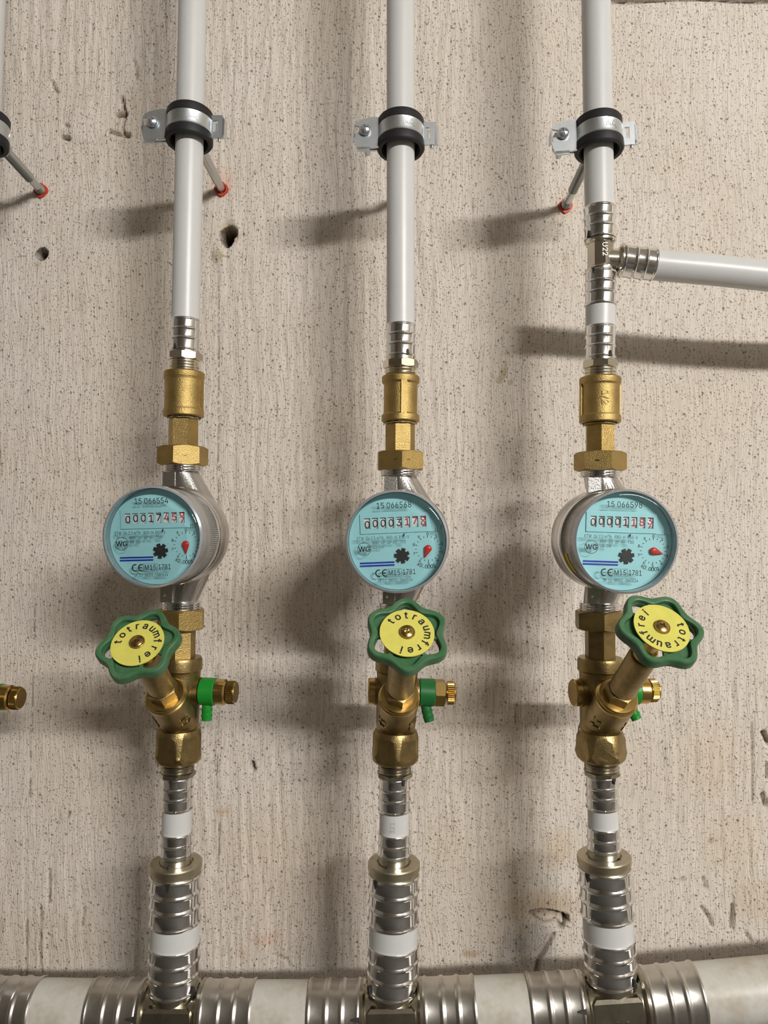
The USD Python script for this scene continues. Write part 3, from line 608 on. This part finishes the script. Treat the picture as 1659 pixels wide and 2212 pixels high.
    def loft(prof):                                            # rim swept round the lobes: (radius, lobe, z) outline
        n, k = len(ang), len(prof); cl = np.cos(6 * (ang - math.pi / 2))
        v = np.stack([np.stack([(r + l * cl) * np.cos(ang), (r + l * cl) * np.sin(ang), cl * 0 + z_], 1) for r, l, z_ in prof], 1).reshape(-1, 3)
        f = []
        for i in range(n):
            i2 = (i + 1) % n
            for j in range(k):
                j2 = (j + 1) % k; f += [[i * k + j, i2 * k + j, i2 * k + j2], [i * k + j, i2 * k + j2, i * k + j2]]
        f = np.array(f); t = trimesh.Trimesh(v, f, process=False)
        if t.volume < 0: f = f[:, ::-1]
        return Manifold(m3.Mesh(np.array(v, np.float32), np.array(f, np.uint32)))
    wheel = loft([(.0202, .0024, 0), (.0232, .0022, 0), (.0239, .0021, .0004), (.0243, .0021, .0013), (.0243, .0021, .0060), (.0240, .0021, .0069), (.0233, .0022, .0075), (.0210, .0023, .0075), (.0202, .0024, .0070), (.0199, .0024, .0062), (.0199, .0024, .0006)])
    wheel = wheel + ex(web.union(hub), .0018, .0040) + Manifold.cylinder(.0067, .0105, .0105, 40)
    for k in (30, 150, 270):                                    # ribs bordering the closed pockets
        for sgn in (-1, 1):
            a0, a1 = math.radians(k + sgn * 36), math.radians(k + sgn * 34)
            w_ = LineString([(.010 * math.cos(a1), .010 * math.sin(a1)), (.0195 * math.cos(a0), .0195 * math.sin(a0))]).buffer(.0011).intersection(inner)
            wheel = wheel + ex(w_, .0036, .0058)
    spin = lambda m, z0=0.0: on(m.rotate([0, 0, ph]).translate([0, 0, sw - .005 + z0])) if isinstance(m, Manifold) else None
    hp = T.part('hand_wheel', spin(wheel), GREEN, smooth=30, label='six-lobed green plastic handwheel')
    T.part('label_disc', spin(ring(.003, .0166, .0068, .0076, 64)), YELLOW, parent=hp, smooth=False, label='round yellow label reading totraumfrei')
    dome = Manifold.sphere(.0070, 56).translate([0, 0, .0032]) ^ Manifold.cylinder(.01, .0048, .0048, 40).translate([0, 0, .0070])
    cross = rbox(-.0019, .0019, -.00045, .00045, .0091, .02) + rbox(-.00045, .00045, -.0019, .0019, .0091, .02)
    T.part('screw', spin(dome - cross.rotate([0, 0, 20])), SCREWB, parent=hp, smooth=35, label='domed brass cross-head screw')
    st0 = {'L': 181, 'C': 141, 'R': 8, 'E': 100}[c]; ms = []
    for k, ch in enumerate('totraumfrei'):
        a_ = math.radians(st0 - 24.8 * k); t = meshkit.text_mesh(ch, .0047, .00012, True); b = t.bounds
        t.apply_translation([-(b[0][0] + b[1][0]) / 2, -.0017, 0]); ca, sa = math.cos(a_ - math.pi / 2), math.sin(a_ - math.pi / 2); v = t.vertices
        w_ = np.stack([v[:, 0] * ca - v[:, 1] * sa + .0121 * math.cos(a_), v[:, 0] * sa + v[:, 1] * ca + .0121 * math.sin(a_), v[:, 2] + sw + .0026], 1)
        ms.append(trimesh.Trimesh(w_ @ np.column_stack([X, Yd, d]).T, t.faces, process=False))
    T.part('lettering', join(ms), BLACK, parent=hp, smooth=False, label='black totraumfrei set round the yellow disc')
    # drain tap on the right, plug on the left
    sx = lambda m: m.rotate([0, 90, 0]).translate([0, 0, .0217])   # z -> +x
    gm = LGREEN if c != 'C' else DGREEN
    dp = T.part('drain_sleeve', sx(ring(.005, .0098, .0160, .0272, 56, .0005)), gm, label='green drain ring')
    nz = Manifold.cylinder(.0125, .0037, .0036, 32) + Manifold.cylinder(.0022, .0041, .0037, 32).translate([0, 0, .0085]) + Manifold.cylinder(.0022, .0041, .0037, 32).translate([0, 0, .0045]) - Manifold.cylinder(.02, .0021, .0021, 24).translate([0, 0, .004])
    tx = {'L': .0, 'C': .26, 'R': .42, 'E': 0}[c]; ty = {'L': -.05, 'C': -.1, 'R': -.25, 'E': 0}[c]
    p0 = np.array([.0208, 0, .0217 - .0082]); p1 = p0 + np.array([tx, ty, -1.0])
    T.part('hose_nozzle', along(nz, p0, p1), gm, parent=dp, smooth=35, label='green hose nozzle pointing down')
    if c == 'L' or c == 'E' or c == 'R':
        T.part('drain_body', sx(lathe([(0, .0268), (.0086, .0268), (.0092, .0275), (.0092, .0340), (.0080, .0352), (0, .0352)], 48)), MACHB)
    else:
        T.part('drain_body', sx(prism(6, .0172, .0268, .0345, 60, .0008)), MACHB, smooth=15)
    n = 34; a = np.arange(2 * n) / (2 * n) * 2 * math.pi; r = np.where(np.arange(2 * n) % 2 == 0, .0076, .0083)
    cap = CrossSection([np.stack([r * np.cos(a), r * np.sin(a)], 1)], m3.FillRule.NonZero).extrude(.0046).translate([0, 0, .0362]) + lathe([(0, .0345), (.0048, .0345), (.0048, .0356), (.0074, .0358), (.0076, .0414), (.0072, .0420), (0, .0420)], 48)
    T.part('knurled_cap', sx(cap), MACHB, smooth=12)
    T.part('plug', sx(lathe([(0, -.0206), (.0088, -.0206), (.0095, -.0199), (.0095, -.0158), (.0082, -.0152), (0, -.0152)], 48)), MACHB, label='round brass blanking plug')

def connector(c):
    s = ST[c]; lab = {'L': 'thin white and chrome press connector under the left valve', 'C': 'thin white and chrome press connector under the middle valve', 'R': 'thin white and chrome press connector under the right valve', 'E': 'press connector outside the left edge'}[c]
    T = Thing('press_connector', lab, 'pipe fitting', *frame(c, s['sB'][1], s['hex2'][0])); z = lambda y: zat(T, c, y)
    T.part('tube', ring(.006, .0105, z(s['sB'][1]) + .002, z(s['sA'][0]) - .002, 64), WHITE)
    sleeve(T, .0114, z(s['sA'][1]), z(s['sA'][0]), .0104, STEEL, notch=(1, {'L': -5, 'C': 33, 'R': 30, 'E': 0}[c], .9))
    sleeve(T, .0116, z(s['sB'][1]), z(s['sB'][0]), .0104, STEEL, notch=(0, {'L': -10, 'C': -25, 'R': 50, 'E': 0}[c], 1))
    if c == 'C':                                               # production print reading up the tube
        t = text('321', .0032, .00012); v = t.vertices; r_ = .0105; zm = (z(s['sA'][1]) + z(s['sB'][0])) / 2; a_ = -v[:, 1] / r_ - .10
        T.part('tube_print', trimesh.Trimesh(np.stack([(r_ + v[:, 2]) * np.sin(a_), -(r_ + v[:, 2]) * np.cos(a_), zm - .001 + v[:, 0]], 1), t.faces, process=False), mat('faded_tube_print', (.36, .36, .36), .6), smooth=False, label='faded 321 printed up the white tube')
    T.part('hex_adapter', prism(8, .0240, z(s['hex2'][1]), z(s['hex2'][0]) - .0035, {'L': 12, 'C': 30, 'R': 14, 'E': 0}[c], .0007, .006), TNICK, smooth=20)
    T.part('thread', threads(.0119, z(s['hex2'][0]) - .0036, z(s['hex2'][0]) + .0040, .002, .0006, .006), TNICK)

def reducer(c):
    yb = {'L': 2133, 'C': 2135, 'R': 2113, 'E': 2133}[c]; k = {'L': 0, 'C': 0, 'R': -14, 'E': 0}[c]
    lab = {'L': 'thick reducing connector with flat collar on the left tee', 'C': 'thick reducing connector with flat collar on the middle tee', 'R': 'thick leaning reducing connector with flat collar on the right tee', 'E': 'thick reducing connector outside the left edge'}[c]
    T = Thing('reducing_connector', lab, 'pipe fitting', *frame(c, yb, 1860 + k)); z = lambda y: zat(T, c, y)
    zt_ = z(1861 + k)
    T.part('collar', lathe([(.0105, z(1890 + k)), (.0170, z(1890 + k)), (.0170, zt_ - .0050), (.0186, zt_ - .0046), (.0186, zt_ - .0009), (.0180, zt_), (.0122, zt_), (.0118, zt_ - .001), (.0105, zt_ - .001)], 72), COLLAR, smooth=25, label='broad dull nickel collar ring')
    T.part('tube', ring(.010, .0172, z(yb) + .002, z(1900 + k), 64), WHITE)
    sleeve(T, .0181, z(1990 + k), z(1884 + k), .0170, STEEL, notch=(1, {'L': 0, 'C': -42, 'R': -52, 'E': 0}[c], 1.3))
    sleeve(T, .0181, z(yb), z(2034 + k), .0170, STEEL, notch=(0, {'L': 62, 'C': -62, 'R': 45, 'E': 0}[c], 1.5))

MAX = [(-86, 2178), (376, 2186), (848, 2186), (1324, 2165), (1659, 2135)]
MPT = [at(x, y, DR) for x, y in MAX]
def manifold():
    dirs = [MPT[i + 1] - MPT[i] for i in range(4)]; dirs = [v / np.linalg.norm(v) for v in dirs]
    labs = ['nickel tee outside the left edge', 'nickel tee on the thick bottom pipe under the left riser', 'nickel tee on the thick bottom pipe under the middle riser', 'nickel tee on the thick bottom pipe under the right riser']
    for i, c in enumerate('ELCR'):
        dd = dirs[max(0, i - 1)] + dirs[i]; dd /= np.linalg.norm(dd)
        y = np.array([0, 1.0, 0]); zz = np.cross(dd, y); 
        T = Thing('pipe_tee', labs[i], 'pipe fitting', MPT[i], np.column_stack([dd, np.cross(zz, dd), zz]))
        yb = {'L': 2133, 'C': 2135, 'R': 2113, 'E': 2133}[c]; top = T.local(P(c, yb))
        rx = lambda m: m.rotate([0, 90, 0])
        run = rx(Manifold.cylinder(.042, .0175, .0175, 56).translate([0, 0, -.021]))
        bl = rbox(-.0165, .0165, -.0178, .0165, -.0165, .0125); bl = Manifold.hull(bl.scale([1, 1, .82]) + bl.scale([.86, .9, 1.0]))
        neck = along(Manifold.cylinder(np.linalg.norm(top) + .001, .0166, .0162, 56), [0, 0, 0], top)
        T.part('body', run + bl + neck, TNICK, smooth=30)
        fl = lambda s: rx(lathe([(.012, .0185), (.0195, .0185), (.0212, .0200), (.0212, .0222), (.012, .0222)], 64).translate([0, 0, 0]) if s > 0 else lathe([(.012, -.0222), (.0212, -.0222), (.0212, -.0200), (.0195, -.0185), (.012, -.0185)], 64))
        for sgn in (-1, 1): T.part('flange', fl(sgn), TNICK, smooth=35)
        if i == 3:
            t = text('M', .008, .0004); v = t.vertices
            T.part('raised_letter', trimesh.Trimesh(np.stack([v[:, 0] + .002, -.0177 - v[:, 2], v[:, 1] - .006], 1), t.faces[:, ::-1] if False else t.faces, process=False), TNICK, smooth=False)
    segs = [(None, 0), (0, 1), (1, 2), (2, 3), (3, None)]
    labs = ['thick pipe running to the left beyond the frame', 'thick dusty white pipe at the bottom left corner', 'thick dusty white pipe between the left and middle tees', 'thick dusty white pipe between the middle and right tees', 'thick white pipe running out at the bottom right']
    for k, (a, b) in enumerate(segs):
        if a is None: p1 = MPT[0]; p0 = p1 - dirs[0] * ((p1[0] - XL) / dirs[0][0])
        elif b is None: p0 = MPT[3]; p1 = p0 + dirs[3] * ((XR - p0[0]) / dirs[3][0])
        else: p0, p1 = MPT[a], MPT[b]
        L = np.linalg.norm(p1 - p0); dd = (p1 - p0) / L; zz = np.cross(dd, [0, 1.0, 0]); zz /= np.linalg.norm(zz)
        T = Thing('manifold_pipe', labs[k], 'pipe', p0, np.column_stack([np.cross([0, 1.0, 0], dd) * 0 + zz, np.cross(dd, zz), dd]))
        g0, g1 = .0225, L - .0225; Ls = .037
        T.part('tube', ring(.012, .0200, (g0 + .002) if a is not None else 0, (g1 - .002) if b is not None else L, 72), MANIF)
        if a is not None: sleeve(T, .0209, g0, g0 + Ls, .0198, DULL, notch=(0, 200, 1.3))
        if b is not None: sleeve(T, .0209, g1 - Ls, g1, .0198, DULL, notch=(1, 160, 1.3))

def clamp(c):
    y = ST[c]['clamp']; lab = {'L': 'steel pipe clamp with black rubber lining on the left riser', 'C': 'steel pipe clamp with black rubber lining on the middle riser', 'R': 'steel pipe clamp with black rubber lining on the right riser', 'E': 'pipe clamp cut off by the left edge'}[c]
    O, R = frame(c, y, y - 200); yaw = {'L': 0, 'C': 0, 'R': -4, 'E': 98}[c]
    tilt = math.radians({'L': 4, 'C': 6, 'R': 5, 'E': 3}[c])
    cw, sn = math.cos(math.radians(yaw)), math.sin(math.radians(yaw)); ct, st_ = math.cos(tilt), math.sin(tilt); R = R @ np.array([[1, 0, 0], [0, ct, st_], [0, -st_, ct]]) @ np.array([[cw, -sn, 0], [sn, cw, 0], [0, 0, 1]])
    T = Thing('pipe_clamp', lab, 'pipe clamp', O, R)
    # rubber profile lining
    h = .0116
    T.part('rubber_lining', lathe([(.0101, -.0030), (.0125, -.0040), (.0130, -h + .0015), (.0140, -h), (.0164, -h), (.0173, -h + .0014), (.0170, -.0054), (.0152, -.0050), (.0152, .0050), (.0168, .0054), (.0168, h - .0012), (.0160, h), (.0140, h), (.0130, h - .001), (.0125, .0040), (.0101, .0030)], 72), RUBBER, smooth=40)
    band = lathe([(.0152, -.0052), (.0163, -.0056), (.0169, -.0046), (.0167, -.0030), (.0167, .0030), (.0169, .0046), (.0163, .0056), (.0152, .0052)], 80)
    fp = T.part('front_band', band ^ rbox(-.03, .03, -.03, -.0012, -.02, .02), ZINC, smooth=35)
    T.part('rear_band', band ^ rbox(-.03, .03, .0012, .03, -.02, .02), ZINC, smooth=35)
    rnd = np.random.RandomState(11); ms = []
    for i, a in enumerate((10, 15, 20, 26, 30, 35)):           # worn embossing
        aa = math.radians(a); Z_ = np.array([math.sin(aa), -math.cos(aa), 0]); X_ = np.array([math.cos(aa), math.sin(aa), 0])
        l = rnd.uniform(.0008, .0018); ms.append(axes(rbox(-.0006, .0006, -l, l, 0, .0004), X_, np.array([0, 0, 1.0]), Z_, Z_ * .0166 + np.array([0, 0, rnd.uniform(-.001, .001)])))
    T.part('embossed_mark', join(ms), ZINC, parent=fp, smooth=False)
    # locking ear on the left, hinge ear on the right
    ear = Polygon([(-.0145, -.0112), (-.0145, .0112), (-.0200, .0116), (-.0290, .0096), (-.0335, .0062), (-.0340, -.0044), (-.0318, -.0118), (-.0200, -.0120)])
    slot = unary_union([Point(-.0258, .0012).buffer(.0032), Polygon([(-.0258, -.0006), (-.0258, .0034), (-.036, .0062), (-.036, -.0012)])])
    def plate(poly, y0, t): m = extr(poly, t); v = m.vertices; return trimesh.Trimesh(np.stack([v[:, 0], y0 + t - v[:, 2], v[:, 1]], 1), m.faces, process=False)
    ep = T.part('locking_ear', join([plate(ear.difference(slot), -.0052, .0016), Manifold.hull(rbox(-.0312, -.0215, -.0052, -.0038, -.0122, -.0114) + rbox(-.0307, -.0220, -.0088, -.0074, -.0162, -.0156)),
                                     Manifold.hull(rbox(-.0336, -.0328, -.0052, -.0038, -.0040, .0048) + rbox(-.0350, -.0344, .0010, .0020, -.0036, .0040))]), ZINC, smooth=25, label='notched steel ear with a bent tab')
    ear2 = Polygon([(-.0145, -.0085), (-.0145, .0085), (-.0300, .0080), (-.0322, .0040), (-.0322, -.0050), (-.0300, -.0085)])
    T.part('rear_ear', plate(ear2, .0034, .0016), ZINC, smooth=25)
    T.part('ear_bridge', Manifold.hull(rbox(-.0158, -.0140, -.0050, -.0036, -.0050, .0050) + rbox(-.0170, -.0155, -.0040, -.0030, -.0052, .0052)), ZINC, smooth=False)
    dome = (Manifold.sphere(.0047, 32).translate([0, 0, -.0012]) ^ Manifold.cylinder(.01, .0042, .0042, 32)) - (rbox(-.0024, .0024, -.0005, .0005, .0020, .01) + rbox(-.0005, .0005, -.0024, .0024, .0020, .01)).rotate([0, 0, 12])
    sc = axes(dome + Manifold.cylinder(.0012, .0037, .0037, 32).translate([0, 0, -.001]), [1, 0, 0], [0, 0, 1], [0, -1, 0], [-.0256, -.0060, .0010])
    T.part('clamp_screw', join([sc, axes(Manifold.cylinder(.028, .0024, .0022, 24), [1, 0, 0], [0, 0, -1], [0, 1, 0], [-.0256, -.0055, .0010])]), ZINC, smooth=30, label='cross-head clamp screw')
    hin = Polygon([(.0140, -.0088), (.0140, .0088), (.0245, .0086), (.0262, .0050), (.0262, -.0060), (.0250, -.0088)]).difference(sbox(.0180, -.0040, .0212, .0046))
    T.part('hinge_ear', join([plate(hin, -.0022, .0016), Manifold.hull(rbox(.0246, .0258, -.0022, -.0008, -.0086, .0060) + rbox(.0266, .0272, -.0002, .0010, -.0080, .0055)), Manifold.cylinder(.0030, .0012, .0012, 16).translate([.0225, -.0004, -.0108]),
                                rbox(.0140, .0200, .0002, .0016, -.0036, .0040)]), ZINC, smooth=25, label='slotted hinge ear')
    anc = {'L': (479, 410), 'C': (868, 428), 'R': (1221, 446), 'E': (90, 413)}[c]
    A = T.local(at(*anc, 0.0)); A = A + T.R.T @ np.array([0, .008, 0]) * 0; S0 = np.array([0, 0.0, 0]) + np.array([.0, .0, 0]); back = np.array([sn, cw, 0]) @ np.eye(3)
    bdir = T.R.T @ np.array([0, 1.0, 0]); b0 = bdir * .0160
    T.part('threaded_boss', along(prism(6, .0125, 0, .0095, 0, .0005), b0, b0 + bdir * .01), ZINC, smooth=15)
    b1 = b0 + bdir * .003; v = A - b1; A = A + v / np.linalg.norm(v) * .008; v = A - b1; L = np.linalg.norm(v)
    if c == 'L':
        rod = lathe([(0, 0), (.0039, 0), (.0039, L * .70), (.0033, L * .72), (.0036, L), (0, L)], 32)
    else:
        p = [(0, 0)]; zz = 0
        while zz < L * .62: p += [(.0036, zz), (.0040, zz + .0005)]; zz += .0010
        p += [(.0031, L * .64), (.0031, L * .80)]
        zz = L * .80
        while zz < L - .003: p += [(.0030, zz), (.0040, zz + .0012)]; zz += .0024
        rod = lathe(p + [(.003, L), (0, L)], 28)
    T.part('threaded_rod', along(rod, b1, A), RODM, smooth=28)
    # wall plug
    lab = {'L': 'red plastic wall plug holding the left clamp rod', 'C': 'red wall plug hidden behind the middle riser', 'R': 'red plastic wall plug holding the right clamp rod', 'E': 'red plastic wall plug near the left edge'}[c]
    q = at(*anc, 0.0); dw = (at(*anc, -.010) - (T.R @ b1 + T.O)); dw /= np.linalg.norm(dw)
    T2 = Thing('wall_plug', lab, 'wall plug', q)
    n = 28; a = np.arange(n) / n * 2 * math.pi; rr = .0058 + .0005 * np.cos(a * 4) + np.random.RandomState(3).uniform(-.0003, .0003, n)
    pl = CrossSection([np.stack([rr * np.cos(a), rr * np.sin(a)], 1)], m3.FillRule.NonZero).extrude(.022) - Manifold.cylinder(.0235, .0042, .0034, 24).translate([0, 0, -.001])
    T2.part('plug_body', along(pl, np.array([0, -.0022, 0]), np.array([0, -.0022, 0]) + np.array([0, 1.0, 0])), PLUGR, smooth=30)

def tee_and_branch():
    c = 'R'
    T = Thing('riser_pipe', 'white plastic pipe rising from the branching tee on the right', 'pipe', *frame(c, 522, 100)); z = lambda y: zat(T, c, y)
    T.part('tube', ring(.006, .0103, z(520) + .002, (ZT - T.O[2]) / T.R[2, 2], 64), WHITE)
    sleeve(T, .0110, z(519), z(449), .0102, STEEL, notch=(0, -55, 1.1))
    T = Thing('branch_tee', 'small bright nickel tee where the side pipe branches off', 'pipe fitting', *frame(c, 588, 520)); z = lambda y: zat(T, c, y)
    zc = z(560); Ht = z(520)
    b0, b1 = T.local(at(1297, 560, DR)), T.local(at(1342, 563.5, DR)); bd = (b1 - b0) / np.linalg.norm(b1 - b0)
    body = Manifold.cylinder(Ht, .0086, .0086, 48) + (CrossSection([poly_az(8, .0095, 8)], m3.FillRule.NonZero).extrude(z(530) - z(578)).translate([0, 0, z(578)])) + along(Manifold.cylinder(np.linalg.norm(b1 - b0), .0078, .0078, 40), b0, b0 + bd)
    T.part('body', body, NICKEL, smooth=25)
    T.part('flange', lathe([(0, Ht - .0028), (.0096, Ht - .0028), (.0108, Ht - .0016), (.0108, Ht), (0, Ht)], 48), NICKEL)
    T.part('flange', lathe([(0, 0), (.0108, 0), (.0108, .0016), (.0096, .0028), (0, .0028)], 48), NICKEL)
    fl = along(lathe([(0, 0), (.0090, 0), (.0112, .0018), (.0112, .0032), (0, .0032)], 48), b1 - bd * .0032, b1)
    T.part('flange', fl, NICKEL)
    t = text('U22', .0036, .0004); v = t.vertices; T.part('raised_lettering', trimesh.Trimesh(np.stack([.0012 + v[:, 1], -.0090 - v[:, 2], zc + .004 - v[:, 0]], 1), t.faces, process=False), NICKEL, smooth=False)
    px = [(1342, 563.5, .094), (1413, 572, .094), (1540, 583.5, .093), (1659, 596, .092), (1820, 609, .090), (2000, 621, .086)]
    pts = [at(*q) for q in px] + [at(2250, 636, .074), at(2480, 650, .055), at(2760, 668, .02), at(2950, 680, -.01)]
    pts = np.array(pts); cur = spline(pts, 90)
    d0 = cur[1] - cur[0]; d0 /= np.linalg.norm(d0)
    T = Thing('branch_pipe', 'white plastic pipe running off to the right from the tee', 'pipe', pts[0])
    T.part('tube', sweep(cur[1:] - pts[0], .0107), WHITE, smooth=60)
    s = sleeve_solid(.0115, 0, np.linalg.norm(pts[1] - pts[0]), .0104)
    sp = T.part('press_sleeve', along(s, np.zeros(3), pts[1] - pts[0]), STEEL, smooth=40)
    T.part('sight_notch', rbox(.0005, .0048, -.0098, -.0092, -.0075, -.0055), DARKG, parent=sp, smooth=False)

for c in 'LCRE':
    riser(c); coupling(c); union(c, True); (spacer if c == 'E' else meter)(c); union(c, False); valve(c); connector(c); reducer(c); clamp(c)
tee_and_branch()
manifold()
